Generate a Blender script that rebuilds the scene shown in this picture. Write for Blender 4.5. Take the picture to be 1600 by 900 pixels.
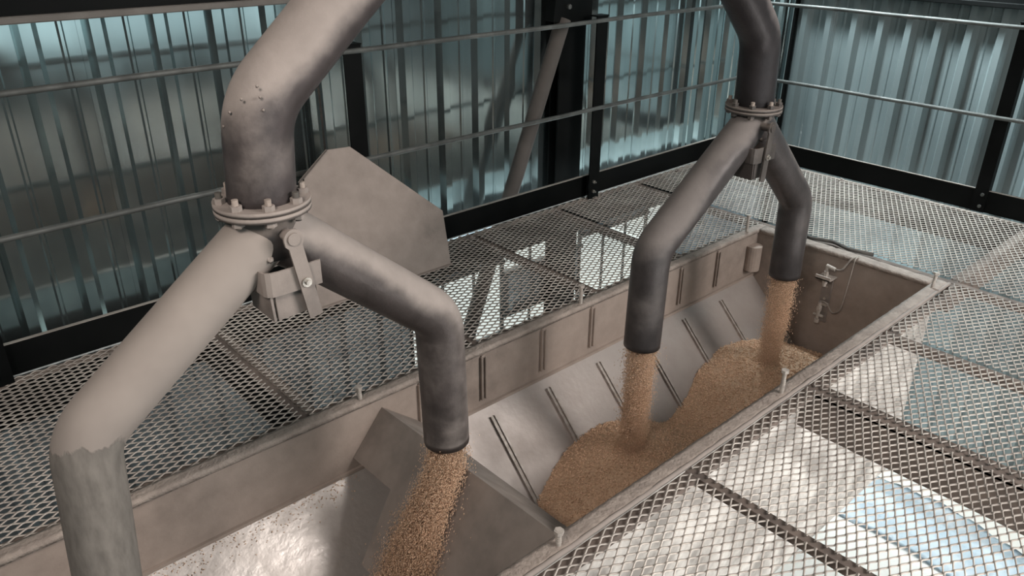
import bpy, bmesh, math, random
import numpy as np
from mathutils import Vector, Matrix

for o in list(bpy.data.objects):
    bpy.data.objects.remove(o)
SC = bpy.context.scene
COL = SC.collection
rng = np.random.default_rng(7)
random.seed(7)

# ------------------------------------------------------------------ camera
A = ((0.74476303, -0.28739759, 0.60227124),
     (-0.66729907, -0.32928276, 0.66804552),
     (0.00632286, -0.89943065, -0.43701777))
cam = bpy.data.cameras.new('camera')
cam.sensor_width = 36.0
cam.lens = 1224.304 / 1600 * 36.0
cam.clip_start = 0.02
co = bpy.data.objects.new('camera', cam)
COL.objects.link(co)
M = Matrix([[A[i][0], -A[i][1], -A[i][2], (0, 0, 1.58)[i]] for i in range(3)] + [[0, 0, 0, 1]])
co.matrix_world = M
SC.camera = co

# ------------------------------------------------------------------ sky, lamps, added fill lights, exposure
w = bpy.data.worlds.new('daylight')
SC.world = w
w.use_nodes = True
bg = w.node_tree.nodes['Background']
bg.inputs['Color'].default_value = (0.74, 0.93, 0.96, 1)
bg.inputs['Strength'].default_value = 1.05


def area(name, loc, target, size, size_y, energy, color):
    l = bpy.data.lights.new(name, 'AREA')
    l.shape = 'RECTANGLE'
    l.size = size
    l.size_y = size_y
    l.energy = energy
    l.color = color
    o = bpy.data.objects.new(name, l)
    COL.objects.link(o)
    o.location = loc
    d = Vector(target) - Vector(loc)
    o.rotation_euler = d.to_track_quat('-Z', 'Y').to_euler()
    return o


area('work_lamp', (-0.9, 0.1, 2.7), (1.0, 1.7, 0.2), 0.6, 0.6, 50, (1.0, 0.89, 0.81))
area('doorway_daylight', (3.6, -2.6, 2.7), (1.9, 1.6, 0.0), 2.4, 1.8, 270, (1.0, 0.93, 0.88))
lhl = area('lower_hall_fill', (4.3, 0.3, -0.45), (5.1, 1.9, -3.0), 0.5, 0.5, 22, (1.0, 0.97, 0.92))  # added light, brightens the ground below the mesh
lhl.data.spread = math.radians(125)
area('under_floor_fill', (2.7, -0.5, -0.55), (2.7, 1.13, -0.45), 2.6, 0.3, 36, (1.0, 0.97, 0.93))  # added light on the outer front wall of the hopper
ccl = area('corner_fill', (4.9, 3.1, 2.9), (5.9, 0.9, 0.3), 0.4, 0.4, 140, (0.85, 0.97, 1.0))  # added light, brightens one side of the right wall's ribs
ccl.data.spread = math.radians(100)
lel = area('lower_edge_fill', (4.75, 2.0, -0.75), (5.9, 2.3, -1.7), 0.15, 1.8, 14, (0.86, 0.98, 1.0))  # added light for bright rib stripes on the lower right wall
lel.data.spread = math.radians(80)
area('wall_base_fill', (3.55, 3.19, -0.20), (3.55, 3.17, 1.0), 2.3, 0.07, 9, (0.86, 0.98, 1.0))  # added light hidden in the gap, makes the wall foot glow
sl = bpy.data.lights.new('sun', 'SUN')
sl.energy = 2.0
sl.angle = 0.02
sl.color = (1.0, 0.95, 0.87)
so = bpy.data.objects.new('sun', sl)
COL.objects.link(so)
so.rotation_euler = Vector((-0.62, -0.30, -0.85)).to_track_quat('-Z', 'Y').to_euler()
SC.view_settings.view_transform = 'Standard'
SC.view_settings.look = 'None'
SC.view_settings.exposure = 0.15
SC.view_settings.gamma = 1.0
SC.view_settings.use_curve_mapping = False
SC.cycles.use_denoising = True
SC.cycles.max_bounces = 8
SC.cycles.sample_clamp_indirect = 4.0


# ------------------------------------------------------------------ materials
def nt(name):
    m = bpy.data.materials.new(name)
    m.use_nodes = True
    n = m.node_tree.nodes
    return m, n, m.node_tree.links, n['Principled BSDF']


def noise_fac(n, l, scale, detail=4, stretch=(1, 1, 1), lo=0.35, hi=0.65, rough=0.55):
    tc = n.new('ShaderNodeTexCoord')
    mp = n.new('ShaderNodeMapping')
    mp.inputs['Scale'].default_value = stretch
    l.new(tc.outputs['Object'], mp.inputs['Vector'])
    t = n.new('ShaderNodeTexNoise')
    t.inputs['Scale'].default_value = scale
    t.inputs['Detail'].default_value = detail
    t.inputs['Roughness'].default_value = rough
    l.new(mp.outputs['Vector'], t.inputs['Vector'])
    r = n.new('ShaderNodeMapRange')
    r.inputs['From Min'].default_value = lo
    r.inputs['From Max'].default_value = hi
    l.new(t.outputs['Fac'], r.inputs['Value'])
    return r.outputs['Result']


def mix_col(n, l, fac, a, b):
    m = n.new('ShaderNodeMix')
    m.data_type = 'RGBA'
    l.new(fac, m.inputs['Factor'])
    for s, v in (('A', a), ('B', b)):
        sock = [i for i in m.inputs if i.name == s and i.type == 'RGBA'][0]
        if isinstance(v, tuple):
            sock.default_value = (*v, 1)
        else:
            l.new(v, sock)
    return [o for o in m.outputs if o.type == 'RGBA'][0]


def mix_val(n, l, fac, a, b):
    m = n.new('ShaderNodeMapRange')
    m.inputs['To Min'].default_value = a
    m.inputs['To Max'].default_value = b
    l.new(fac, m.inputs['Value'])
    return m.outputs['Result']


def bump(n, l, b, height, strength, dist=0.01):
    bp = n.new('ShaderNodeBump')
    bp.inputs['Strength'].default_value = strength
    bp.inputs['Distance'].default_value = dist
    l.new(height, bp.inputs['Height'])
    l.new(bp.outputs['Normal'], b.inputs['Normal'])


def mat(name, c1, c2=None, rough=0.6, rough2=None, metal=0.0, scale=6, stretch=(1, 1, 1), lo=0.35, hi=0.65,
        bmp=0.0, bscale=60, detail=5, spec=0.5):
    m, n, l, b = nt(name)
    b.inputs['Metallic'].default_value = metal
    b.inputs['Roughness'].default_value = rough
    b.inputs['Specular IOR Level'].default_value = spec
    b.inputs['Base Color'].default_value = (*c1, 1)
    if c2:
        f = noise_fac(n, l, scale, detail, stretch, lo, hi)
        l.new(mix_col(n, l, f, c1, c2), b.inputs['Base Color'])
        if rough2 is not None:
            l.new(mix_val(n, l, f, rough, rough2), b.inputs['Roughness'])
    if bmp:
        bump(n, l, b, noise_fac(n, l, bscale, 3, stretch, 0.2, 0.8), bmp)
    return m


def dusty_steel(name, dust, bare, bias=0.0, bare_metal=0.3, bare_rough=0.42, nscale=3.0, slope=1.1, thin=None):
    """Bare steel under settled dust: the dust lies where the surface looks up."""
    m, n, l, b = nt(name)
    g = n.new('ShaderNodeNewGeometry')
    sp = n.new('ShaderNodeSeparateXYZ')
    l.new(g.outputs['Normal'], sp.inputs['Vector'])
    nz = n.new('ShaderNodeMath')
    nz.operation = 'MULTIPLY_ADD'
    l.new(sp.outputs['Z'], nz.inputs[0])
    nz.inputs[1].default_value = slope
    nz.inputs[2].default_value = bias
    nf = noise_fac(n, l, nscale, 6, (1, 1, 1), 0.25, 0.75, 0.6)
    ad = n.new('ShaderNodeMath')
    ad.operation = 'ADD'
    l.new(nz.outputs[0], ad.inputs[0])
    l.new(nf, ad.inputs[1])
    if thin:                                                     # less of the dust colour towards the joint
        tc = n.new('ShaderNodeTexCoord')
        so_ = n.new('ShaderNodeSeparateXYZ')
        l.new(tc.outputs['Object'], so_.inputs['Vector'])
        tr = n.new('ShaderNodeMapRange')
        tr.inputs['From Min'].default_value, tr.inputs['From Max'].default_value = thin[:2]
        tr.inputs['To Min'].default_value, tr.inputs['To Max'].default_value = thin[2:]
        l.new(so_.outputs['Z'], tr.inputs['Value'])
        ad2 = n.new('ShaderNodeMath')
        ad2.operation = 'ADD'
        l.new(ad.outputs[0], ad2.inputs[0])
        l.new(tr.outputs['Result'], ad2.inputs[1])
        ad = ad2
    r = n.new('ShaderNodeMapRange')
    r.interpolation_type = 'SMOOTHSTEP'
    r.inputs['From Min'].default_value = 0.25
    r.inputs['From Max'].default_value = 0.95
    l.new(ad.outputs[0], r.inputs['Value'])
    f = r.outputs['Result']
    fine = noise_fac(n, l, 14, 5, (1, 1, 1), 0.3, 0.7)
    d2 = tuple(x * 0.82 for x in dust)
    b2 = tuple(x * 0.65 for x in bare)
    cd = mix_col(n, l, fine, dust, d2)
    cb = mix_col(n, l, fine, bare, b2)
    l.new(mix_col(n, l, f, cb, cd), b.inputs['Base Color'])
    l.new(mix_val(n, l, f, bare_rough, 0.92), b.inputs['Roughness'])
    l.new(mix_val(n, l, f, bare_metal, 0.0), b.inputs['Metallic'])
    b.inputs['Specular IOR Level'].default_value = 0.3
    bump(n, l, b, noise_fac(n, l, 90, 4, (1, 1, 1), 0.2, 0.8), 0.12, 0.004)
    return m


def corrugated(name, base, tint, rough, metal=0.95, bm_s=0.10):
    m, n, l, b = nt(name)
    b.inputs['Metallic'].default_value = metal
    f = noise_fac(n, l, 5, 3, (1, 1, 0.05), 0.3, 0.7)
    f2 = noise_fac(n, l, 1.2, 3, (1, 1, 0.6), 0.35, 0.65)
    c = mix_col(n, l, f, base, tint)
    c = mix_col(n, l, f2, c, tuple(x * 0.8 for x in tint))
    l.new(c, b.inputs['Base Color'])
    l.new(mix_val(n, l, f, rough, rough * 1.7), b.inputs['Roughness'])
    bump(n, l, b, noise_fac(n, l, 6, 2, (1, 1, 0.10), 0.2, 0.8), bm_s, 0.006)
    return m


DUST = (0.335, 0.275, 0.235)
m_pipe1 = dusty_steel('dusty pipe steel', (0.318, 0.277, 0.254), (0.095, 0.081, 0.078), bias=-0.08, bare_metal=0.35, bare_rough=0.40)
m_up1 = dusty_steel('dusty upper pipe', (0.318, 0.277, 0.254), (0.085, 0.072, 0.072), bare_metal=0.35, bare_rough=0.4, thin=(1.0, 1.28, -0.55, 0.28))
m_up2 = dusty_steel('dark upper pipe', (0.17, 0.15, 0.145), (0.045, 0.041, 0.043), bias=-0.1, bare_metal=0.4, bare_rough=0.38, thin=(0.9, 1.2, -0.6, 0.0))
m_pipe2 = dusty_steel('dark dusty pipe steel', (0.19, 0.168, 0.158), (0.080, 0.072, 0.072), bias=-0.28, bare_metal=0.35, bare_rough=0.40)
m_collar = dusty_steel('bare collar', (0.2, 0.17, 0.15), (0.075, 0.065, 0.063), bias=-0.5)
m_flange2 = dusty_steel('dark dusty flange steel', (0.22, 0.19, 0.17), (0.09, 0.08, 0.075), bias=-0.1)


def caked_arm(name, zline):
    """dust caked thick down to a ragged edge, thin streaky dust below it"""
    m, n, l, b = nt(name)
    tc = n.new('ShaderNodeTexCoord')
    sp = n.new('ShaderNodeSeparateXYZ')
    l.new(tc.outputs['Object'], sp.inputs['Vector'])
    nf = noise_fac(n, l, 26, 4, (1, 1, 0.25), 0.2, 0.8)
    big = noise_fac(n, l, 5, 2, (1, 1, 0.5), 0.2, 0.8)
    ad = n.new('ShaderNodeMath')
    ad.operation = 'MULTIPLY_ADD'
    l.new(nf, ad.inputs[0])
    ad.inputs[1].default_value = 0.045
    l.new(sp.outputs['Z'], ad.inputs[2])
    ad2 = n.new('ShaderNodeMath')
    ad2.operation = 'MULTIPLY_ADD'
    l.new(big, ad2.inputs[0])
    ad2.inputs[1].default_value = 0.05
    l.new(ad.outputs[0], ad2.inputs[2])
    r = n.new('ShaderNodeMapRange')
    r.inputs['From Min'].default_value = zline
    r.inputs['From Max'].default_value = zline + 0.006
    l.new(ad2.outputs[0], r.inputs['Value'])
    f = r.outputs['Result']
    soft = noise_fac(n, l, 4, 4, (1, 1, 1), 0.3, 0.7)
    thick = mix_col(n, l, soft, (0.33, 0.288, 0.26), (0.25, 0.217, 0.196))
    mott = noise_fac(n, l, 55, 6, (1, 1, 0.3), 0.3, 0.7)
    thin = mix_col(n, l, mott, (0.215, 0.196, 0.176), (0.135, 0.122, 0.11))
    l.new(mix_col(n, l, f, thin, thick), b.inputs['Base Color'])
    b.inputs['Roughness'].default_value = 0.9
    b.inputs['Specular IOR Level'].default_value = 0.25
    bump(n, l, b, mix_val(n, l, f, 0.0, 1.0), 0.35, 0.003)
    return m


m_arm = caked_arm('caked pipe arm', 0.615)
m_flange = dusty_steel('dusty flange steel', (0.315, 0.273, 0.248), (0.18, 0.155, 0.142), bias=0.2)
m_hop = dusty_steel('dusty hopper steel', (0.335, 0.275, 0.238), (0.285, 0.232, 0.20), bias=0.2, bare_metal=0.05, bare_rough=0.7, nscale=1.5)
m_rim = mat('dust caked rim', (0.33, 0.28, 0.245), (0.24, 0.20, 0.175), 0.9, scale=22, bmp=0.4, bscale=80)
m_slide = mat('scoured slide plate', (0.37, 0.335, 0.315), (0.31, 0.275, 0.255), 0.42, 0.58, metal=0.4, scale=5, stretch=(1, 1, 1), bmp=0.06, bscale=40)
m_slide2 = mat('polished slide plate', (0.50, 0.465, 0.44), (0.40, 0.365, 0.34), 0.34, 0.5, metal=0.55, scale=8, bmp=0.10, bscale=30)
m_div = mat('scuffed divider steel', (0.29, 0.25, 0.224), (0.20, 0.174, 0.156), 0.55, 0.75, metal=0.2, scale=7)
m_rib = mat('worn rib steel', (0.40, 0.365, 0.34), (0.28, 0.245, 0.22), 0.45, 0.6, metal=0.3, scale=40)
m_plate = dusty_steel('dust covered sheet', (0.31, 0.262, 0.234), (0.17, 0.143, 0.128), bias=0.22, bare_metal=0.0, bare_rough=0.8)
m_wall = corrugated('galvanised cladding', (0.60, 0.70, 0.70), (0.42, 0.50, 0.51), 0.10)
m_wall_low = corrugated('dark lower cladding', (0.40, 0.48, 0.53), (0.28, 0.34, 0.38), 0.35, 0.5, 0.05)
m_wall2 = corrugated('matt galvanised cladding', (0.25, 0.30, 0.308), (0.21, 0.255, 0.26), 0.24, 0.45, 0.0)
m_black = mat('black painted steel', (0.0035, 0.004, 0.004), (0.006, 0.0065, 0.0065), 0.4, 0.55, scale=4, spec=0.06)
m_rail = mat('galvanised rod', (0.10, 0.105, 0.10), (0.055, 0.058, 0.055), 0.55, 0.7, metal=0.2, scale=10)
m_brace = mat('dusty brace tube', (0.095, 0.083, 0.075), (0.065, 0.057, 0.052), 0.8, scale=5)
m_girt = mat('grey girt steel', (0.155, 0.142, 0.13), (0.12, 0.11, 0.10), 0.8, scale=8)
m_mesh = mat('dusty expanded metal', (0.45, 0.41, 0.37), (0.29, 0.26, 0.235), 0.5, 0.75, metal=0.35, scale=4)
m_joist = mat('dusty joist', (0.17, 0.135, 0.115), (0.10, 0.08, 0.07), 0.9, scale=12)
m_ground = mat('pale concrete', (0.64, 0.62, 0.58), (0.52, 0.51, 0.49), 0.75, scale=1.3, detail=7)
m_roof = mat('dark roof sheet', (0.10, 0.11, 0.11), (0.07, 0.075, 0.075), 0.6, scale=3)
m_white = mat('pale bounce strip', (0.62, 0.66, 0.66), (0.5, 0.54, 0.54), 0.5, scale=20)  # only for the added bounce strip behind the toe boards
m_blue = mat('pale blue plastic', (0.46, 0.56, 0.64), (0.56, 0.64, 0.70), 0.4, scale=4)
m_skin = mat('spangled galvanised skin', (0.74, 0.71, 0.67), (0.30, 0.28, 0.26), 0.45, 0.6, metal=0.2, scale=7, detail=8, lo=0.38, hi=0.6)
m_bolt = mat('dusty bolt', (0.46, 0.42, 0.38), (0.34, 0.30, 0.27), 0.6, scale=60)
m_zinc = mat('bright zinc', (0.62, 0.60, 0.56), (0.40, 0.37, 0.34), 0.3, 0.5, metal=0.9, scale=60)
m_cable = mat('dusty cable', (0.30, 0.265, 0.23), (0.22, 0.19, 0.17), 0.7, scale=30)
m_dark = mat('dark rubber', (0.05, 0.047, 0.044), (0.09, 0.08, 0.07), 0.8, scale=30)
m_grain = mat('grain pellets', (0.82, 0.58, 0.41), (0.50, 0.325, 0.21), 0.8, scale=130, lo=0.35, hi=0.65, detail=2)


m_grain_shade = mat('shaded grain bed', (0.58, 0.40, 0.27), (0.40, 0.26, 0.17), 0.85, scale=120, detail=2)  # darker than the kernels: shade between them put into the colour

# ------------------------------------------------------------------ mesh helpers
def link(name, me, material, parent=None, smooth=False):
    me.materials.append(material)
    if smooth:
        me.polygons.foreach_set('use_smooth', [True] * len(me.polygons))
    o = bpy.data.objects.new(name, me)
    COL.objects.link(o)
    if parent is not None:
        o.parent = parent
    return o


def np_mesh(name, v, f):
    v = np.asarray(v, np.float32)
    f = np.asarray(f, np.int32)
    me = bpy.data.meshes.new(name)
    me.vertices.add(len(v))
    me.vertices.foreach_set('co', v.ravel())
    k = f.shape[1]
    me.loops.add(f.size)
    me.loops.foreach_set('vertex_index', f.ravel())
    me.polygons.add(len(f))
    me.polygons.foreach_set('loop_start', np.arange(0, f.size, k, dtype=np.int32))
    me.update(calc_edges=True)
    return me


def bm_obj(name, bm, material, parent=None, smooth=False):
    me = bpy.data.meshes.new(name)
    bmesh.ops.recalc_face_normals(bm, faces=bm.faces)
    bm.to_mesh(me)
    bm.free()
    return link(name, me, material, parent, smooth)


def add_box(bm, lo, hi, bevel=0.0, mtx=None):
    r = bmesh.ops.create_cube(bm, size=1)
    vs = r['verts']
    for v in vs:
        v.co = Vector(((lo[i] + hi[i]) / 2 + v.co[i] * (hi[i] - lo[i])) for i in range(3))
    if bevel:
        es = list({e for v in vs for e in v.link_edges})
        rb = bmesh.ops.bevel(bm, geom=es, offset=bevel, segments=1, affect='EDGES')
        vs = list({v for f in rb['faces'] for v in f.verts} | {v for v in vs if v.is_valid})
    if mtx is not None:
        bmesh.ops.transform(bm, matrix=mtx, verts=vs)
    return vs


def box(name, lo, hi, material, parent=None, bevel=0.0, mtx=None):
    bm = bmesh.new()
    add_box(bm, lo, hi, bevel, mtx)
    return bm_obj(name, bm, material, parent)


def add_cyl(bm, p, q, r, seg=16, r2=None):
    p, q = Vector(p), Vector(q)
    d = q - p
    mt = Matrix.Translation((p + q) / 2) @ d.to_track_quat('Z', 'Y').to_matrix().to_4x4()
    return bmesh.ops.create_cone(bm, cap_ends=True, segments=seg, radius1=r, radius2=r if r2 is None else r2,
                                 depth=d.length, matrix=mt)['verts']


def cyl(name, p, q, r, material, parent=None, seg=16, r2=None):
    bm = bmesh.new()
    add_cyl(bm, p, q, r, seg, r2)
    o = bm_obj(name, bm, material, parent)
    shade_sides(o)
    return o


def shade_sides(o):
    for p in o.data.polygons:
        p.use_smooth = len(p.vertices) == 4


def fillet(pts, rad, n=10):
    pts = [Vector(p) for p in pts]
    out = [pts[0]]
    for i in range(1, len(pts) - 1):
        a, b, c = pts[i - 1], pts[i], pts[i + 1]
        u, v = (a - b).normalized(), (c - b).normalized()
        ang = u.angle(v)
        t = min(rad / math.tan(ang / 2), (a - b).length * 0.49, (c - b).length * 0.49)
        p0, p1 = b + u * t, b + v * t
        for k in range(n + 1):
            s = k / n
            out.append((1 - s) ** 2 * p0 + 2 * s * (1 - s) * b + s ** 2 * p1)
    out.append(pts[-1])
    return out


def add_tube(bm, pts, r, seg=24, wall=0.0, cap=True, step=None):
    pts = [Vector(p) for p in pts]
    if step:
        q = [pts[0]]
        for a, b in zip(pts, pts[1:]):
            k = max(1, int((b - a).length / step))
            q += [a + (b - a) * (i + 1) / k for i in range(k)]
        pts = q
    tang = []
    for i in range(len(pts)):
        a = pts[max(i - 1, 0)]
        b = pts[min(i + 1, len(pts) - 1)]
        tang.append((b - a).normalized())
    n = tang[0].orthogonal().normalized()
    rings = []
    for i, p in enumerate(pts):
        n = (n - tang[i] * n.dot(tang[i])).normalized()
        bn = tang[i].cross(n)
        rr = r[i] if isinstance(r, (list, tuple)) else r
        rings.append([bm.verts.new(p + (n * math.cos(a) + bn * math.sin(a)) * rr)
                      for a in (2 * math.pi * k / seg for k in range(seg))])
    for a, b in zip(rings, rings[1:]):
        for k in range(seg):
            bm.faces.new((a[k], a[(k + 1) % seg], b[(k + 1) % seg], b[k]))
    if wall:                                                     # open end with a visible wall thickness
        e, t = pts[-1], tang[-1]
        inner = [bm.verts.new(e + (v.co - e) * (1 - wall / r)) for v in rings[-1]]
        deep = [bm.verts.new(v.co - t * 0.12) for v in inner]
        for k in range(seg):
            bm.faces.new((rings[-1][k], rings[-1][(k + 1) % seg], inner[(k + 1) % seg], inner[k]))
            bm.faces.new((inner[k], inner[(k + 1) % seg], deep[(k + 1) % seg], deep[k]))
        bm.faces.new(deep)
        bm.faces.new(rings[0][::-1])
    elif cap:
        bm.faces.new(rings[0][::-1])
        bm.faces.new(rings[-1])


def tube(name, pts, r, material, parent=None, seg=24, wall=0.0, step=None):
    bm = bmesh.new()
    add_tube(bm, pts, r, seg, wall, True, step)
    o = bm_obj(name, bm, material, parent)
    shade_sides(o)
    return o


def add_prism(bm, poly, d):
    """polygon (3D points) pushed along d"""
    a = [bm.verts.new(Vector(p)) for p in poly]
    b = [bm.verts.new(Vector(p) + Vector(d)) for p in poly]
    bm.faces.new(a)
    bm.faces.new(b[::-1])
    for i in range(len(a)):
        j = (i + 1) % len(a)
        bm.faces.new((a[i], b[i], b[j], a[j]))


def prism(name, poly, d, material, parent=None):
    bm = bmesh.new()
    add_prism(bm, poly, d)
    return bm_obj(name, bm, material, parent)


def tag(o, label=None, cat=None, group=None, kind=None):
    for k, v in (('label', label), ('category', cat), ('group', group), ('kind', kind)):
        if v:
            o[k] = v
    return o


def empty(name, loc, **kw):
    o = bpy.data.objects.new(name, None)
    o.empty_display_size = 0.1
    COL.objects.link(o)
    o.location = loc
    bpy.context.view_layer.update()
    return tag(o, **kw)


def adopt(root):
    """children were built in world coordinates: keep them there under the root"""
    inv = Matrix.Translation(root.location).inverted()
    for c in root.children:
        c.matrix_parent_inverse = inv


# ------------------------------------------------------------------ setting: cladding
def sheet(name, along, across, x0, x1, z0, z1, profile, material, parent, flip):
    """profile: list of (s, depth); along x ('x') at y=across, or along y at x=across"""
    n = len(profile)
    v = []
    for off in (0.0, 0.0012):
        for z in (z0, z1):
            for s, d in profile:
                if along == 'x':
                    v.append((x0 + s, across - d + off, z))
                else:
                    v.append((across - d + off, x0 + s, z))
    f = []
    for k in range(n - 1):
        f.append((k, k + 1, n + k + 1, n + k))
        f.append((2 * n + k + 1, 2 * n + k, 3 * n + k, 3 * n + k + 1))
    for (a, b) in ((0, 2 * n), (n, 3 * n)):
        for k in range(n - 1):
            f.append((a + k, a + k + 1, b + k + 1, b + k))
    bm = bmesh.new()
    vs = [bm.verts.new(p) for p in v]
    for q in f:
        bm.faces.new([vs[i] for i in q])
    return bm_obj(name, bm, material, parent)


def trapezoid(width, pitch, first, h, top, base, minor=()):
    p = [(0.0, 0.0)]
    c = first
    while c + base / 2 < width:
        p += [(c - base / 2, 0.0), (c - top / 2, h), (c + top / 2, h), (c + base / 2, 0.0)]
        for m in minor:
            q = c + m
            if q + 0.014 < width:
                p += [(q - 0.012, 0.0), (q - 0.005, 0.006), (q + 0.005, 0.006), (q + 0.012, 0.0)]
        c += pitch
    p.append((width + 0.02, 0.003))
    return p


YW, XW = 3.30, 5.90
WIN = []
wl = empty('wall_left', (1.0, YW, -3.0), kind='structure')
prof = trapezoid(0.69, 0.23, 0.06, 0.028, 0.040, 0.085, (0.115,))
for k in range(-7, 8):
    x0 = 0.815 + 0.69 * k
    if x0 > XW - 0.1:
        break
    pr = [(s, d) for s, d in prof if x0 + s <= XW]
    cuts = {2: [(-0.85, -0.36)], 3: [(-1.0, -0.74), (-0.44, -0.12)], 4: [(-0.95, -0.38), (-0.30, -0.10)],
            5: [(-0.62, -0.34), (-0.28, -0.10)]}.get(k, [])
    cc = cuts + ([(-0.08, -0.08)] if True else [])
    zz = [-3.0] + [z for c in cc for z in c] + [3.4]
    for za, zb in zip(zz[::2], zz[1::2]):
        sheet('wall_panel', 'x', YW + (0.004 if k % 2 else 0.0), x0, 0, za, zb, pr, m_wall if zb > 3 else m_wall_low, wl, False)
    for za, zb in cuts:
        WIN.append((x0, za, zb))
adopt(wl)
wr = empty('wall_right', (XW, 0.0, -3.0), kind='structure')
prof = trapezoid(0.985, 0.197, 0.06, 0.050, 0.042, 0.090, (0.098,))
for k in range(0, 9):
    y0 = 3.30 - 0.985 * (k + 1) + 0.02
    sheet('wall_panel', 'y', XW + (0.004 if k % 2 else 0.0), y0, 0, -2.2 if -0.7 < y0 < 1.5 else -3.0, 3.4, prof, m_wall2, wr, True)
adopt(wr)
tag(box('ground', (-14, -16, -3.2), (XW + 14, YW + 14, -3.0), m_ground), kind='structure')
tag(box('added_dark_slab', (-4.2, -5.6, -3.0), (3.0, YW, -2.99), m_dark), kind='structure')  # added dark slab that darkens the left wall's reflection
tag(box('ceiling', (-4.2, -5.6, 3.4), (XW + 0.1, YW + 0.1, 3.5), m_roof), kind='structure')
tag(box('blocker_wall', (-4.2, -5.7, -3.0), (XW, -5.6, -0.2), m_roof), kind='structure')  # added out of view to keep daylight out of the lower hall
tag(box('blocker_wall_back', (-4.3, -5.7, -3.0), (-4.2, YW, 3.4), m_roof), kind='structure')  # added out of view, closes this side so the cladding ribs stay dark
for i, (x0, za, zb) in enumerate(WIN):
    wd = empty('window_%d' % (i + 1), (x0, YW - 0.02, za), kind='structure')
    for xx in (x0 + 0.0, x0 + 0.23, x0 + 0.46, x0 + 0.678):
        box('mullion', (xx, YW - 0.012, za), (xx + 0.012, YW + 0.002, zb), m_rail, wd)
    for zz in (za - 0.015, zb - 0.003):
        box('rail', (x0, YW - 0.040, zz), (x0 + 0.69, YW + 0.004, zz + 0.018), m_rail, wd)
    adopt(wd)
tag(box('blocker_wall', (4.1, -1.75, -3.0), (XW - 0.06, -1.65, 3.4), m_roof), kind='structure')  # added partition out of view, blocks light from the right wall's ribs
dd = empty('door_1', (XW, 0.85, -3.0), kind='structure')
box('lintel', (XW - 0.06, -0.64, -2.26), (XW + 0.04, 2.35, -2.19), m_black, dd)
box('jamb', (XW - 0.06, -0.70, -3.0), (XW + 0.04, -0.62, -2.19), m_black, dd)
box('jamb', (XW - 0.06, 2.33, -3.0), (XW + 0.04, 2.41, -2.19), m_black, dd)
adopt(dd)
# girts along the walls
g1 = empty('trim_1', (0, 3.2, 1.2), kind='structure')
box('girt_web', (-4.0, 3.19, 1.235), (3.08, 3.26, 1.46), m_black, g1)
box('girt_lip', (-4.0, 3.165, 1.215), (3.08, 3.26, 1.240), m_girt, g1, 0.004)
adopt(g1)
g2 = empty('trim_2', (5.8, 0, 1.05), kind='structure')
box('girt_web', (5.78, -5.5, 1.06), (5.86, 3.25, 1.26), m_black, g2)
box('girt_lip', (5.76, -5.5, 1.03), (5.86, 3.25, 1.062), m_black, g2, 0.004)
adopt(g2)
tag(box('trim_3', (XW - 0.06, YW - 0.05, -3.0), (XW - 0.02, YW - 0.03, 3.4), m_black), kind='structure')

# ------------------------------------------------------------------ setting: mesh floor
HX0, HX1, HY0, HY1 = -0.9, 3.74, 1.09, 2.11          # hole for the hopper
fl = empty('floor', (2.0, 1.5, 0.0), kind='structure')
LWD, SWD = 0.058, 0.030


def mesh_sheet(x0, x1, y0, y1):
    th = math.radians(38)
    sw, st = 0.0056, 0.0024
    u = np.array([math.cos(th), math.sin(th)]) * sw / 2
    t = np.array([-math.sin(th), math.cos(th)]) * st / 2
    cs = np.array([u + t, u - t, -u - t, -u + t])        # (dy, dz)
    b = 0.0032
    k0, k1 = int(math.ceil(y0 / (SWD / 2))), int(math.floor(y1 / (SWD / 2)))
    V, Fq, base = [], [], 0
    i0, i1 = int(math.ceil(x0 / (LWD / 2))), int(math.floor(x1 / (LWD / 2)))
    for k in range(k0, k1):
        ya, yb = k * SWD / 2 + sw * 0.36, (k + 1) * SWD / 2 - sw * 0.36
        xs, ys, zs = [], [], []
        for i in range(i0, i1 + 1):
            on_a = (i % 2) == (k % 2)
            x = i * LWD / 2
            for s in (-b, b):
                xs.append(x + s)
                ys.append(ya if on_a else yb)
                zs.append(-0.0015 if on_a else 0.0015)
        P = np.stack([xs, ys, zs], 1)
        P[:, 1:] += rng.normal(0, 0.0004, (len(P), 2))
        n = len(P)
        ring = np.repeat(P[:, None, :], 4, 1)
        ring[:, :, 1:] += cs[None]
        V.append(ring.reshape(-1, 3))
        idx = base + np.arange(n - 1)[:, None] * 4
        for c in range(4):
            d = (c + 1) % 4
            Fq.append(np.concatenate([idx + c, idx + d, idx + 4 + d, idx + 4 + c], 1))
        base += n * 4
    me = np_mesh('mesh_sheet', np.concatenate(V), np.concatenate(Fq))
    o = link('mesh_sheet', me, m_mesh, fl)
    o['kind'] = 'stuff'
    return o


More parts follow.
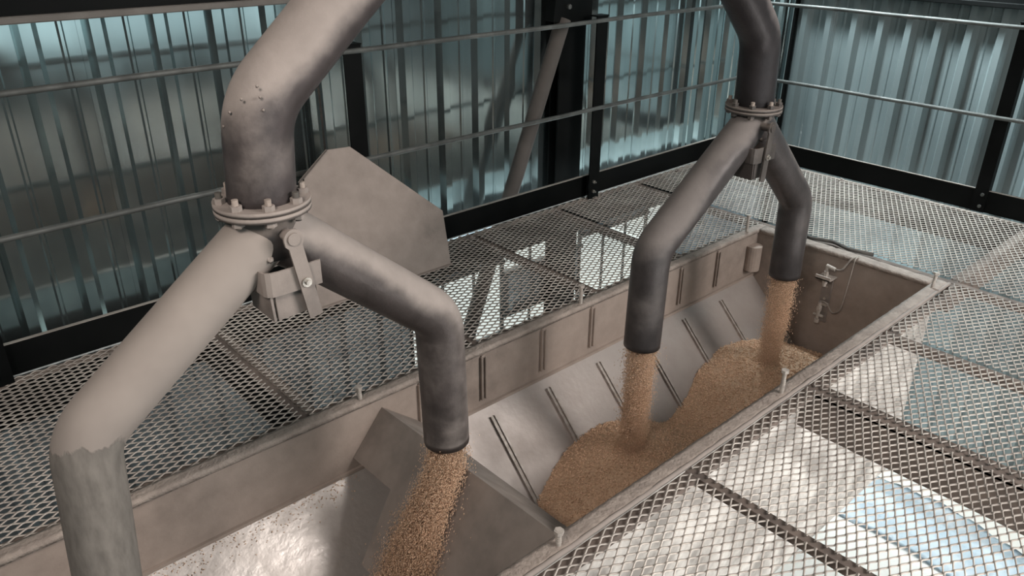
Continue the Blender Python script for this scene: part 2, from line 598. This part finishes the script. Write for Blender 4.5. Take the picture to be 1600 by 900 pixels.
JX = [-0.55, 0.965, 1.735, 2.455, 3.08, 3.80, 4.88]
for a, b in zip(JX, JX[1:]):
    mesh_sheet(a + 0.004, b - 0.004, -1.0, HY0)
    if b < HX1 + 0.2:
        mesh_sheet(a + 0.004, b - 0.004, HY1 - 0.012, 3.06)
mesh_sheet(HX1 - 0.01, 3.797, HY1 - 0.012, 3.06)
mesh_sheet(3.80, 4.88, HY0 - 0.013, 3.06)
for x in (0.965, 1.735, 2.455, 3.08, 3.80):
    spans = ((-1.05, HY0), (HY1, 3.06)) if x < 3.8 else ((-1.05, 3.06),)
    for ya, yb in spans:
        big = (x == 0.965) or (x == 2.455 and ya < 0)
        box('flat_bar', (x - 0.016, ya, -0.012), (x + 0.016, yb, -0.006), m_joist, fl)
        if big:
            box('joist_web', (x - 0.020, ya, -0.17), (x - 0.012, yb, -0.013), m_joist if ya < 0 else m_black, fl)  # rear span's web is black: its shade is put into the colour
            box('joist_flange', (x - 0.020, ya, -0.022), (x + 0.060, yb, -0.0125), m_rim if x < 1 else m_joist, fl)
        else:
            box('joist_web', (x - 0.003, ya, -0.05), (x + 0.003, yb, -0.0125), m_joist, fl)
box('edge_beam', (-4.0, 3.062, -0.20), (4.90, 3.07, -0.006), m_black, fl)
box('edge_beam', (4.885, -1.05, -0.20), (4.895, 3.07, -0.006), m_black, fl)
box('edge_beam', (-0.6, -1.06, -0.20), (4.90, -1.05, 0.004), m_black, fl)
box('edge_strip', (-0.6, 3.02, -0.008), (4.90, 3.066, -0.0045), m_rim, fl)
box('edge_strip', (4.86, -1.0, -0.008), (4.90, 3.02, -0.0045), m_rim, fl)
box('trimmer_beam', (3.75, 1.07, -0.14), (4.885, 1.12, -0.008), m_joist, fl)
box('trimmer_beam', (-0.6, 1.045, -0.03), (3.75, 1.088, -0.007), m_joist, fl)
box('trimmer_beam', (-0.6, 2.112, -0.10), (3.75, 2.150, -0.007), m_joist, fl)
for x, y in ((0.62, 3.0), (2.42, 3.01), (3.38, 3.0), (4.2, 3.01), (4.85, 2.2), (4.85, 0.9)):
    bm = bmesh.new()
    add_cyl(bm, (x, y, 0.002), (x, y, 0.007), 0.020, 14)
    add_cyl(bm, (x, y, 0.007), (x, y, 0.014), 0.009, 6)
    bm_obj('washer', bm, m_flange, fl)
adopt(fl)

# ------------------------------------------------------------------ steel column and brace
col = empty('steel_column', (3.3, 3.2, -3.0), label='tall black steel column standing between the guard railing and the cladding',
            cat='column')
box('flange', (3.225, 3.190, -3.0), (3.43, 3.200, 3.4), m_black, col)
box('web', (3.322, 3.200, -3.0), (3.332, 3.256, 3.4), m_black, col)
box('flange', (3.225, 3.256, -3.0), (3.43, 3.266, 3.4), m_black, col)
adopt(col)
br = empty('brace_tube', (2.4, 3.2, -1.0), label='grey brown diagonal tube running up the wall to the black column', cat='brace')
p0 = Vector((2.815, 3.142, 0.118))
dv = Vector((3.200, 3.142, 1.05)) - p0
tube('tube', [p0 - dv * 1.2, p0 + dv * 0.985], 0.043, m_brace, br, 24)
prism('gusset', [(3.10, 3.122, 1.03), (3.20, 3.122, 1.01), (3.40, 3.122, 1.01), (3.40, 3.122, 1.5), (3.20, 3.122, 1.5), (3.12, 3.122, 1.2)],
      (0, 0.066, 0), m_black, br)
add = bmesh.new()
add_cyl(add, (3.21, 3.108, 1.10), (3.21, 3.122, 1.10), 0.014, 6)
bm_obj('bolt', add, m_rail, br)
adopt(br)


# ------------------------------------------------------------------ sheet on the ground outside the low door
bm = bmesh.new()
nx_, ny_ = 14, 26
gv = [[bm.verts.new((5.25 + 0.75 * i / nx_ + 0.22 * math.sin(2.2 * j / ny_), 0.30 + 1.75 * j / ny_,
                     -2.975 + 0.022 * math.sin(i * 1.3 + j * 0.5) * math.sin(j * 0.9 + i * 0.4))) for j in range(ny_ + 1)] for i in range(nx_ + 1)]
for i in range(nx_):
    for j in range(ny_):
        bm.faces.new((gv[i][j], gv[i + 1][j], gv[i + 1][j + 1], gv[i][j + 1]))
bmesh.ops.solidify(bm, geom=bm.faces[:], thickness=0.004)
tag(bm_obj('plastic_sheet', bm, m_blue, None, True), 'pale blue crumpled sheet lying on the ground seen below the mesh at lower right', 'sheet')

# ------------------------------------------------------------------ guard railings
RZ, MZ = 1.025, 0.545


def wobble_rod(p, q, r, amp):
    p, q = Vector(p), Vector(q)
    n = 28
    out = []
    for i in range(n + 1):
        t = i / n
        v = p + (q - p) * t
        v.z += amp * math.sin(t * 31.0) * math.sin(t * 9.0)
        out.append(v)
    return out


r1 = empty('guard_railing', (2.0, 3.06, 0.0), label='black guard railing with grey rods along the wall behind the pipes', cat='railing')
for x in (0.235, 1.80, 3.385, 4.835):
    bm = bmesh.new()
    add_box(bm, (x - 0.046, 3.022, 0.0), (x + 0.040, 3.030, 1.045))
    add_box(bm, (x + 0.032, 3.030, 0.0), (x + 0.040, 3.078, 1.045))
    p = bm_obj('post', bm, m_black, r1)
    box('post_cap', (x - 0.048, 3.018, 1.045), (x + 0.043, 3.080, 1.053), m_black, p, 0.002)
    for z in (0.045, 0.105):
        bm = bmesh.new()
        add_cyl(bm, (x - 0.012, 3.022, z), (x - 0.012, 3.010, z), 0.010, 6)
        add_cyl(bm, (x - 0.012, 3.010, z), (x - 0.012, 2.998, z), 0.005, 8)
        bm_obj('bolt', bm, m_zinc, p)
tube('top_rail', wobble_rod((-3.6, 3.018, RZ), (4.883, 3.018, RZ), 0.011, 0.003), 0.0115, m_rail, r1, 12)
tube('mid_rail', wobble_rod((-3.6, 3.018, MZ), (4.883, 3.018, MZ), 0.011, 0.003), 0.0115, m_rail, r1, 12)
for a, b in ((-3.6, 0.235), (0.235, 1.80), (1.80, 3.385), (3.385, 4.880)):
    bm = bmesh.new()
    add_box(bm, (a + 0.003, 3.080, 0.0), (b - 0.003, 3.086, 0.128))
    t = bm_obj('toe_board', bm, m_black, r1)
    box('bounce_strip', (a + 0.003, 3.0865, -0.01), (b - 0.003, 3.0885, 0.124), m_white, t)  # added pale strip, bounces the hidden light into the wall's reflection
    box('top_lip', (a + 0.003, 3.078, 0.128), (b - 0.003, 3.094, 0.131), m_mesh, t)  # pale lip: light catching the edge is put into its colour
adopt(r1)
r2 = empty('guard_railing', (4.905, 1.0, 0.0), label='black guard railing with grey rods along the right corrugated wall', cat='railing')
for y in (-0.20, 1.397):
    bm = bmesh.new()
    add_box(bm, (4.905, y - 0.036, 0.0), (4.913, y + 0.036, 1.045))
    add_box(bm, (4.913, y - 0.036, 0.0), (4.955, y - 0.028, 1.045))
    p = bm_obj('post', bm, m_black, r2)
    box('post_cap', (4.90, y - 0.04, 1.045), (4.958, y + 0.04, 1.053), m_black, p, 0.002)
    for z in (0.035, 0.105):
        bm = bmesh.new()
        add_cyl(bm, (4.905, y - 0.01, z), (4.895, y - 0.01, z), 0.010, 6)
        bm_obj('bolt', bm, m_rail, p)
tube('top_rail', wobble_rod((4.899, -1.0, RZ), (4.899, 3.02, RZ), 0.011, 0.002), 0.0115, m_rail, r2, 12)
tube('mid_rail', wobble_rod((4.899, -1.0, MZ), (4.899, 3.02, MZ), 0.011, 0.002), 0.0115, m_rail, r2, 12)
for a, b in ((-1.0, 1.397), (1.397, 3.07)):
    bm = bmesh.new()
    add_box(bm, (4.915, a + 0.003, 0.0), (4.921, b - 0.003, 0.128))
    t = bm_obj('toe_board', bm, m_black, r2)
    box('top_lip', (4.913, a + 0.003, 0.128), (4.928, b - 0.003, 0.131), m_mesh, t)  # lip paler than the board, its lit edge put into the colour
adopt(r2)

# ------------------------------------------------------------------ hopper
hp = empty('grain_hopper', (1.5, 1.6, -0.9), label='long sunken steel hopper with sloping ribbed slide in the mesh floor', cat='hopper')
box('back_wall', (-0.9, 2.070, -0.95), (3.69, 2.078, 0.004), m_hop, hp)
box('front_wall', (-0.9, 1.130, -1.05), (3.69, 1.138, 0.004), m_hop, hp)
box('front_skin', (-0.9, 1.122, -1.05), (3.69, 1.1295, -0.015), m_skin, hp)
box('end_wall', (3.682, 1.138, -1.05), (3.690, 2.070, 0.004), m_hop, hp)


def lumpy_bar(name, lo, hi, axis, material, parent, amp):
    """flat rim bar with uneven dust on its top"""
    n = int((hi[axis] - lo[axis]) / 0.02)
    other = 1 - axis
    rows = 5
    bm = bmesh.new()
    top, bot = [], []
    for i in range(n + 1):
        t = lo[axis] + (hi[axis] - lo[axis]) * i / n
        ra, rb = [], []
        for j in range(rows):
            s = lo[other] + (hi[other] - lo[other]) * j / (rows - 1)
            z = hi[2] + (random.uniform(-amp, amp) if 0 < j < rows - 1 else -abs(random.gauss(0, amp)))
            c = [0, 0, z]
            c[axis], c[other] = t, s
            ra.append(bm.verts.new(c))
            if j in (0, rows - 1):
                c = list(c)
                c[2] = lo[2]
                rb.append(bm.verts.new(c))
        top.append(ra)
        bot.append(rb)
    for i in range(n):
        for j in range(rows - 1):
            bm.faces.new((top[i][j], top[i + 1][j], top[i + 1][j + 1], top[i][j + 1]))
        bm.faces.new((bot[i][0], bot[i + 1][0], top[i + 1][0], top[i][0]))
        bm.faces.new((top[i][-1], top[i + 1][-1], bot[i + 1][1], bot[i][1]))
        bm.faces.new((bot[i][0], bot[i][1], bot[i + 1][1], bot[i + 1][0]))
    for i in (0, n):
        bm.faces.new(top[i] + [bot[i][1], bot[i][0]])
    return bm_obj(name, bm, material, parent, True)


lumpy_bar('front_rim', (-0.9, 1.095, -0.012), (3.745, 1.150, 0.010), 0, m_rim, hp, 0.0012)
lumpy_bar('back_rim', (-0.9, 2.062, -0.012), (3.745, 2.112, 0.010), 0, m_rim, hp, 0.0015)
lumpy_bar('end_rim', (3.676, 1.150, -0.012), (3.745, 2.062, 0.010), 1, m_rim, hp, 0.0012)
bead = [(x, 1.094, 0.004 + 0.0016 * math.sin(x * 40) * math.sin(x * 17)) for x in np.arange(-0.9, 3.75, 0.03)]
tube('rim_bead', bead, 0.0085, m_flange, hp, 10)
# slide plate: 45 degrees down towards the front
for xa, xb, mm in ((-0.9, 1.235, m_slide2), (1.236, 3.681, m_slide)):
    prism('slide_plate', [(xa, 2.069, -0.262), (xb, 2.069, -0.262), (xb, 1.30, -1.031), (xa, 1.30, -1.031)],
          (0, 0.004, -0.004), mm, hp)
box('slide_lip', (-0.9, 2.058, -0.268), (3.681, 2.069, -0.256), m_hop, hp)
for x in (-0.19, 0.13, 0.445, 0.765):
    pass
for x in (1.725, 2.045, 2.366, 2.690, 3.005, 3.327):
    bm = bmesh.new()
    c = Vector((x, 2.03, -0.301))
    e = Vector((x, 1.45, -0.881))
    nrm = Vector((0, -1, 1)).normalized()
    s = Vector((0.010, 0, 0))
    for q, hh, hw in ((-0.010, 0.013, 0.0045), (0.0, 0.003, 0.006), (0.010, 0.011, 0.0035)):
        o_, s = Vector((q, 0, 0)), Vector((hw, 0, 0))
        add_prism(bm, [c + o_ - s, c + o_ + s, c + o_ + s + nrm * hh, c + o_ - s + nrm * hh], e - c)
    bm_obj('slide_rib', bm, m_rib, hp)
for x in (1.405, 1.708, 2.042, 2.348, 2.690, 2.997, 3.308):
    bm = bmesh.new()
    add_box(bm, (x - 0.013, 2.056, -0.225), (x - 0.007, 2.070, -0.024), 0.002)
    add_box(bm, (x + 0.007, 2.056, -0.225), (x + 0.013, 2.070, -0.024), 0.002)
    add_box(bm, (x - 0.009, 2.060, -0.030), (x + 0.009, 2.070, -0.018), 0.002)
    add_box(bm, (x - 0.008, 2.066, -0.225), (x + 0.008, 2.070, -0.028))
    bm_obj('wall_rib', bm, m_hop, hp)
bm = bmesh.new()
add_cyl(bm, (3.625, 2.05, -0.21), (3.625, 2.05, -0.07), 0.045, 20)
bm_obj('corner_sleeve', bm, m_hop, hp, False)
# ridge divider
xr = 1.235
bm = bmesh.new()
za, zb = -0.052, -0.022
t = 0.004
add_prism(bm, [(xr, 2.068, za), (xr - 0.135, 2.068, za - 0.158), (xr - 0.135, 1.83, za - 0.152), (xr - 0.30, 1.78, za - 0.345), (xr - 0.30, 1.140, zb - 0.355), (xr, 1.140, zb)], (0.003, 0, -0.003), )
add_prism(bm, [(xr, 2.068, za), (xr + 0.185, 2.068, za - 0.158), (xr + 0.185, 1.140, zb - 0.158 - 0.02), (xr, 1.140, zb)], (-0.003, 0, -0.003), )
bm_obj('ridge_divider', bm, m_div, hp)


def rim_bolt(x, y, h, lean):
    bm = bmesh.new()
    q = Vector((x + lean, y, h))
    p = Vector((x, y, -0.01))
    d = (q - p).normalized()
    add_cyl(bm, p, q, 0.0075, 12)
    for k in range(6):
        a = p + d * (0.03 + k * 0.008)
        add_cyl(bm, a, a + d * 0.004, 0.0088, 12)
    o = bm_obj('rim_bolt', bm, m_bolt, hp)
    bm = bmesh.new()
    add_cyl(bm, q, q + d * 0.011, 0.0145, 6)
    bm_obj('bolt_head', bm, m_bolt, o)


for x, y, h, ln in ((1.185, 1.117, 0.052, 0.0), (2.320, 1.117, 0.095, 0.0), (3.625, 1.125, 0.072, 0.015),
                    (1.160, 2.085, 0.052, -0.004), (2.288, 2.085, 0.088, 0.0), (3.590, 2.088, 0.094, 0.0)):
    rim_bolt(x, y, h, ln)
adopt(hp)

# ------------------------------------------------------------------ distribution pipes
YP = 1.6


def pipe_assembly(upper, left, right, fx, fz, mp, mu, label, rl=0.070, ru=0.073, lever_dx=0.0, vx=0.0, mf=None, ml=None):
    root = empty('distribution_pipe', (fx, YP, fz), label=label, cat='pipe', group='forked pipes over the hopper')
    P = lambda a: [(x, YP, z) for x, z in a]
    tube('upper_pipe', fillet(P(upper), 0.17, 14), ru, mu, root, 48, step=0.02)
    tube('collar', [(fx, YP, fz - 0.02), (fx, YP, fz - 0.115)], ru * 0.97, m_collar, root, 48)
    tube('branch', fillet(P(left), 0.13, 14), rl, ml or mp, root, 48, wall=0.006, step=0.02)
    tube('branch', fillet(P(right), 0.13, 14), rl, mp, root, 48, wall=0.006, step=0.02)
    # weld bead round the fork
    for s in (-1, 1):
        pts = [(fx + s * (0.030 + 0.010 * math.sin(a * 1.0)), YP - 0.071 * math.cos(a), fz - 0.098 - 0.012 * math.cos(a * 2) + random.uniform(-.002, .002))
               for a in np.linspace(-1.2, 1.2, 16)]
        tube('weld_bead', pts, 0.005, mf, root, 8)
    for z0, z1 in ((0.0, 0.011), (-0.014, -0.002)):
        bm = bmesh.new()
        vs = add_cyl(bm, (fx, YP, fz + z0), (fx, YP, fz + z1), 0.106, 64)
        o = bm_obj('flange', bm, mf, root)
        shade_sides(o)
    for k in range(8):
        a = math.radians(22.5 + 45 * k + 6)
        x, y = fx + 0.090 * math.cos(a), YP + 0.090 * math.sin(a)
        bm = bmesh.new()
        add_cyl(bm, (x, y, fz - 0.03), (x, y, fz + 0.036), 0.0072, 12)
        b = bm_obj('bolt', bm, m_dark if k % 3 == 0 else m_rim, root)
        shade_sides(b)
        bm = bmesh.new()
        add_cyl(bm, (x, y, fz + 0.011), (x, y, fz + 0.023), 0.0135, 6)
        bm_obj('nut', bm, mf, b)
        bm = bmesh.new()
        add_cyl(bm, (x, y, fz - 0.025), (x, y, fz - 0.014), 0.0135, 6)
        bm_obj('nut', bm, mf, b)
    # flap valve under the fork
    ox, oz = fx - 0.692 + vx, fz - 0.985
    Q = lambda a, y: [(x + ox, y, z + oz) for x, z in a]
    bm = bmesh.new()
    add_prism(bm, Q([(.652, .815), (.748, .815), (.735, .738), (.655, .735)], 1.512), (0, 0.006, 0))
    add_prism(bm, Q([(.640, .815), (.646, .815), (.650, .735), (.644, .735)], 1.512), (0, 0.11, 0))
    add_prism(bm, Q([(.652, .741), (.735, .744), (.735, .738), (.655, .735)], 1.518), (0, 0.10, 0))
    v = bm_obj('valve_housing', bm, mf, root)
    bm = bmesh.new()
    n = 10
    arc = [(0.628 + 0.02 * (1 - math.sin(t)), 1.505 + 0.03 * (1 - math.cos(t - math.pi / 2) ) ) for t in np.linspace(0, math.pi / 2, n)]
    band = [(0.630, 1.56), (0.630, 1.520), (0.634, 1.509), (0.644, 1.502), (0.660, 1.500), (0.765, 1.500)]
    for (xa, ya), (xb, yb) in zip(band, band[1:]):
        add_prism(bm, [(xa + ox, ya, 0.800 + oz), (xb + ox, yb, 0.800 + oz), (xb + ox, yb, 0.858 + oz), (xa + ox, ya, 0.858 + oz)], (0.003, 0.005, 0))
    bm_obj('band', bm, mf, v)
    # lever
    bm = bmesh.new()
    top, low = Vector((0.703 + ox, 1.490, 0.928 + oz)), Vector((0.737 + ox + lever_dx, 1.490, 0.728 + oz))
    dr = (low - top).normalized()
    sd = Vector((dr.z, 0, -dr.x)) * -1
    ring = []
    for a in np.linspace(0, math.pi, 12):
        ring.append(top + (-dr * math.sin(a) + sd * math.cos(a)) * 0.0225)
    poly = ring + [top - sd * 0.0225 + dr * 0.012, top - sd * 0.0165 + dr * 0.02, low - sd * 0.0165, low + sd * 0.0165,
                   top + sd * 0.0165 + dr * 0.02, top + sd * 0.0225 + dr * 0.012]
    add_prism(bm, poly, (0, 0.006, 0))
    lv = bm_obj('lever', bm, mf, root)
    bm = bmesh.new()
    add_cyl(bm, top + Vector((0, 0.07, 0)), top + Vector((0, -0.004, 0)), 0.0145, 20)
    bm_obj('pivot', bm, mf, lv)
    mid = top + (low - top) * 0.54
    bm = bmesh.new()
    add_cyl(bm, mid, mid + Vector((0, -0.005, 0)), 0.0115, 16)
    add_cyl(bm, mid + Vector((0, -0.005, 0)), mid + Vector((0, -0.012, 0)), 0.007, 6)
    bm_obj('bolt', bm, m_zinc, lv)
    adopt(root)
    return root


pa = pipe_assembly([(0.692, 0.985), (0.708, 1.20), (0.93, 1.398), (1.55, 1.93)],
                   [(0.700, 0.925), (0.640, 0.886), (0.232, 0.570), (0.186, 0.0)],
                   [(0.690, 0.925), (0.760, 0.876), (1.163, 0.535), (1.175, 0.098)],
                   0.692, 0.985, m_pipe1, m_up1,
                   'large dusty forked pipe in front with curved arm reaching the lower left', mf=m_flange, ml=m_arm, ru=0.075)
pb = pipe_assembly([(2.670, 0.905), (2.655, 1.165), (2.52, 1.297), (1.85, 1.93)],
                   [(2.680, 0.855), (2.600, 0.802), (2.122, 0.468), (2.113, 0.078)],
                   [(2.665, 0.870), (2.735, 0.802), (3.125, 0.435), (3.137, 0.060)],
                   2.670, 0.905, m_pipe2, m_up2,
                   'farther dark forked pipe near the corner pouring into the far half of the hopper', lever_dx=-0.05, vx=-0.042, mf=m_flange2)

bm = bmesh.new()
for x, z in ((0.685, 1.252), (0.656, 1.227), (0.688, 1.230), (0.691, 1.203), (0.638, 1.199), (0.631, 1.166)):
    c = 0.708 - x
    y = YP - math.sqrt(max(0.075 ** 2 - c * c, 0)) * 0.96
    bmesh.ops.create_icosphere(bm, subdivisions=1, radius=0.0035, matrix=Matrix.Translation((x, y, z)))
sp_ = bm_obj('weld_spatter', bm, m_flange, pa)
sp_.matrix_parent_inverse = Matrix.Translation(pa.location).inverted()

# ------------------------------------------------------------------ leaning cover plate
cp = empty('cover_plate', (1.7, 2.9, 0.0), label='brown dusty six sided sheet metal cover leaning on the railing behind the pipe', cat='plate')
L = lambda x, z: (x, 2.805 + 0.29 * z, z + 0.004)
prism('sheet', [L(2.125, 0.004), L(2.140, 0.254), L(1.725, 0.623), L(1.615, 0.628), L(1.478, 0.535), L(1.40, 0.004)],
      (0, 0.004, 0.001), m_plate, cp)
prism('folded_edge', [L(1.615, 0.628), L(1.468, 0.53), (1.44, 2.93, 0.545), (1.59, 2.955, 0.645)], (0, 0.003, 0.001), m_plate, cp)
prism('folded_edge', [L(2.125, 0.003), L(1.40, 0.003), (1.40, 2.79, 0.006), (2.125, 2.79, 0.006)], (0, 0.001, 0.003), m_plate, cp)
adopt(cp)

# ------------------------------------------------------------------ level sensor on the end wall
ls = empty('level_sensor', (3.67, 1.63, -0.37), label='small bracketed level sensor with looping cable on the hopper end wall', cat='sensor')
box('bracket', (3.672, 1.603, -0.385), (3.680, 1.657, -0.115), m_flange, ls, 0.002)
bm = bmesh.new()
add_box(bm, (3.600, 1.590, -0.122), (3.680, 1.668, -0.116))
add_box(bm, (3.600, 1.590, -0.122), (3.606, 1.668, -0.100))
bm_obj('shelf_tab', bm, m_bolt, ls)
bm = bmesh.new()
add_cyl(bm, (3.640, 1.632, -0.17), (3.640, 1.632, -0.06), 0.009, 12)
add_cyl(bm, (3.640, 1.632, -0.155), (3.640, 1.632, -0.135), 0.014, 6)
add_cyl(bm, (3.640, 1.632, -0.108), (3.640, 1.632, -0.085), 0.013, 6)
add_cyl(bm, (3.640, 1.638, -0.055), (3.640, 1.590, -0.062), 0.010, 10)
bm_obj('probe', bm, m_bolt, ls)
bm = bmesh.new()
add_cyl(bm, (3.655, 1.640, -0.37), (3.655, 1.640, -0.27), 0.009, 12)
add_cyl(bm, (3.655, 1.640, -0.32), (3.655, 1.640, -0.29), 0.014, 6)
add_cyl(bm, (3.655, 1.665, -0.345), (3.655, 1.610, -0.345), 0.008, 8)
add_cyl(bm, (3.650, 1.640, -0.385), (3.650, 1.640, -0.365), 0.013, 8)
add_box(bm, (3.655, 1.605, -0.285), (3.672, 1.65, -0.270))
bm_obj('clamp', bm, m_bolt, ls)
for z in (-0.18, -0.25):
    bm = bmesh.new()
    add_cyl(bm, (3.672, 1.630, z), (3.666, 1.630, z), 0.007, 10)
    bm_obj('screw', bm, m_zinc, ls)
tube('cable', fillet([(3.640, 1.60, -0.062), (3.645, 1.56, -0.06), (3.66, 1.53, 0.012), (3.70, 1.515, 0.018)], 0.03, 6), 0.004, m_cable, ls, 8)
tube('cable', fillet([(3.70, 1.515, 0.018), (3.660, 1.512, 0.014), (3.655, 1.518, -0.12), (3.655, 1.53, -0.28), (3.655, 1.57, -0.315), (3.655, 1.605, -0.262), (3.655, 1.635, -0.262)], 0.05, 8),
     0.004, m_cable, ls, 8)
adopt(ls)
tag(tube('loose_cable', fillet([(3.775, 1.92, 0.013), (3.762, 1.80, 0.013), (3.80, 1.70, 0.013), (3.765, 1.60, 0.013), (3.79, 1.48, 0.013)], 0.05, 6), 0.010, m_dark, None, 10),
    'dark dusty cable lying on the mesh along the end rim of the hopper', 'cable')
tag(tube('hanging_cord', [(1.735, 3.262, 1.215), (1.737, 3.255, 1.0), (1.744, 3.250, 0.80), (1.746, 3.25, 0.40), (1.75, 3.25, 0.1)], 0.006, m_dark, None, 8),
    'thin dark cord hanging down the wall left of the railing post', 'cord')


# ------------------------------------------------------------------ grain
def grain_mesh(name, P, lengths, D=None, aspect=0.42):
    n = len(P)
    if D is None:
        D = rng.normal(size=(n, 3))
    D = D / np.linalg.norm(D, axis=1, keepdims=True)
    h = np.cross(D, rng.normal(size=(n, 3)))
    h /= np.linalg.norm(h, axis=1, keepdims=True)
    g = np.cross(D, h)
    a = lengths[:, None] / 2
    b = a * aspect
    V = np.stack([P + D * a, P - D * a, P + h * b, P + g * b, P - h * b, P - g * b], 1).reshape(-1, 3)
    T = np.array([(0, 2, 3), (0, 3, 4), (0, 4, 5), (0, 5, 2), (1, 3, 2), (1, 4, 3), (1, 5, 4), (1, 2, 5)])
    Fc = (np.arange(n)[:, None, None] * 6 + T[None]).reshape(-1, 3)
    return np_mesh(name, V, Fc)


def pile_h(x, y):
    def cone(cx, cy, pk, sl, cr):
        d = np.hypot(x - cx, (y - cy) * 1.05)
        return pk - sl * np.sqrt(d * d + 0.05 ** 2) - 0.05 * np.exp(-(d / cr) ** 2)
    a = cone(2.13, 1.62, -0.335, 0.56, 0.075)
    b = cone(3.15, 1.62, -0.335, 0.46, 0.08)
    k = 22.0
    h = np.log(np.exp(k * a) + np.exp(k * b)) / k
    return h + 0.006 * np.sin(x * 23 + y * 9) * np.sin(y * 19 - x * 5)


def slide_z(y):
    return -0.262 - (2.069 - y)


nx, ny = 150, 60
gx = np.linspace(1.30, 3.680, nx)
gy = np.linspace(1.140, 2.02, ny)
X, Y = np.meshgrid(gx, gy, indexing='ij')
Z = pile_h(X, Y)
Z = np.maximum(Z, slide_z(Y) - 0.012)
V = np.stack([X, Y, Z], -1).reshape(-1, 3)
ii = (np.arange(nx - 1)[:, None] * ny + np.arange(ny - 1)[None]).reshape(-1)
keep = (Z > slide_z(Y) - 0.004)
kf = (keep[:-1, :-1] | keep[1:, :-1] | keep[:-1, 1:] | keep[1:, 1:]).reshape(-1)
Fp = np.stack([ii, ii + ny, ii + ny + 1, ii + 1], 1)[kf]
gp = link('grain_pile', np_mesh('grain_pile', V, Fp), m_grain_shade, None, True)
tag(gp, 'golden brown grain heaped in two mounds against the hopper slide', 'grain', kind='stuff')
n = 30000
px = rng.uniform(1.32, 3.675, n)
py = rng.uniform(1.145, 2.0, n)
pz = pile_h(px, py)
ok = pz > slide_z(py) - 0.002
P = np.stack([px, py, pz + rng.normal(0.002, 0.004, n)], 1)[ok]
D = rng.normal(size=(len(P), 3)) * np.array([1, 1, 0.55])
kern = link('kernels', grain_mesh('kernels', P, rng.uniform(0.012, 0.018, len(P)), D, 0.40), m_grain, gp, True)
kern['kind'] = 'stuff'


def stream(name, path, radii, n, label, extra=None):
    path = np.array(path, float)
    seg = np.linalg.norm(np.diff(path, axis=0), axis=1)
    cum = np.concatenate([[0], np.cumsum(seg)])
    s = rng.uniform(0, cum[-1], n)
    c = np.stack([np.interp(s, cum, path[:, i]) for i in range(3)], 1)
    rx = np.interp(s, cum, [r[0] for r in radii])
    ry = np.interp(s, cum, [r[1] for r in radii])
    a = rng.uniform(0, 2 * math.pi, n)
    q = np.sqrt(rng.uniform(0, 1, n)) * (0.86 + 0.16 * np.abs(rng.normal(0, 1, n)) ** 1.5)
    P = c + np.stack([np.cos(a) * rx * q, np.sin(a) * ry * q, rng.normal(0, 0.004, n)], 1)
    k = np.clip(np.searchsorted(cum, s) - 1, 0, len(seg) - 1)
    tang = (np.diff(path, axis=0) / seg[:, None])[k]
    D = tang * 1.9 + rng.normal(size=(n, 3)) * 0.35
    o = link(name, grain_mesh(name, P, rng.uniform(0.006, 0.010, n), D, 0.26), m_grain, None, True)
    return tag(o, label, 'grain', 'falling grain streams', 'stuff')


stream('grain_stream', [(2.113, 1.6, 0.08), (2.113, 1.6, -0.18), (2.105, 1.6, -0.40)], [(0.062, 0.062), (0.058, 0.058), (0.055, 0.055)], 26000,
       'straight stream of brown grain falling from the middle outlet onto the nearer mound')
stream('grain_stream', [(3.137, 1.6, 0.06), (3.137, 1.6, -0.15), (3.125, 1.6, -0.40)], [(0.062, 0.062), (0.060, 0.060), (0.055, 0.055)], 20000,
       'stream of brown grain falling from the farthest outlet onto the far mound')
stream('grain_stream', [(1.175, 1.6, 0.10), (1.168, 1.6, 0.0), (1.095, 1.6, -0.13), (1.02, 1.585, -0.24), (0.93, 1.56, -0.38), (0.85, 1.53, -0.62), (0.80, 1.5, -0.80)],
       [(0.062, 0.062), (0.064, 0.066), (0.055, 0.085), (0.055, 0.11), (0.07, 0.13), (0.09, 0.15), (0.12, 0.17)], 60000,
       'slanting stream of brown grain spilling over the divider towards the lower edge')

n = 420
sx = rng.uniform(0.0, 1.10, n)
sy = 2.062 - np.abs(rng.normal(0, 0.03, n))
P = np.stack([sx, sy, slide_z(sy) + 0.004], 1)
tag(link('stray_grain', grain_mesh('stray_grain', P, rng.uniform(0.005, 0.010, n)), m_grain, None, True),
    'stray kernels scattered along the top edge of the bright bare slide', 'grain', kind='stuff')
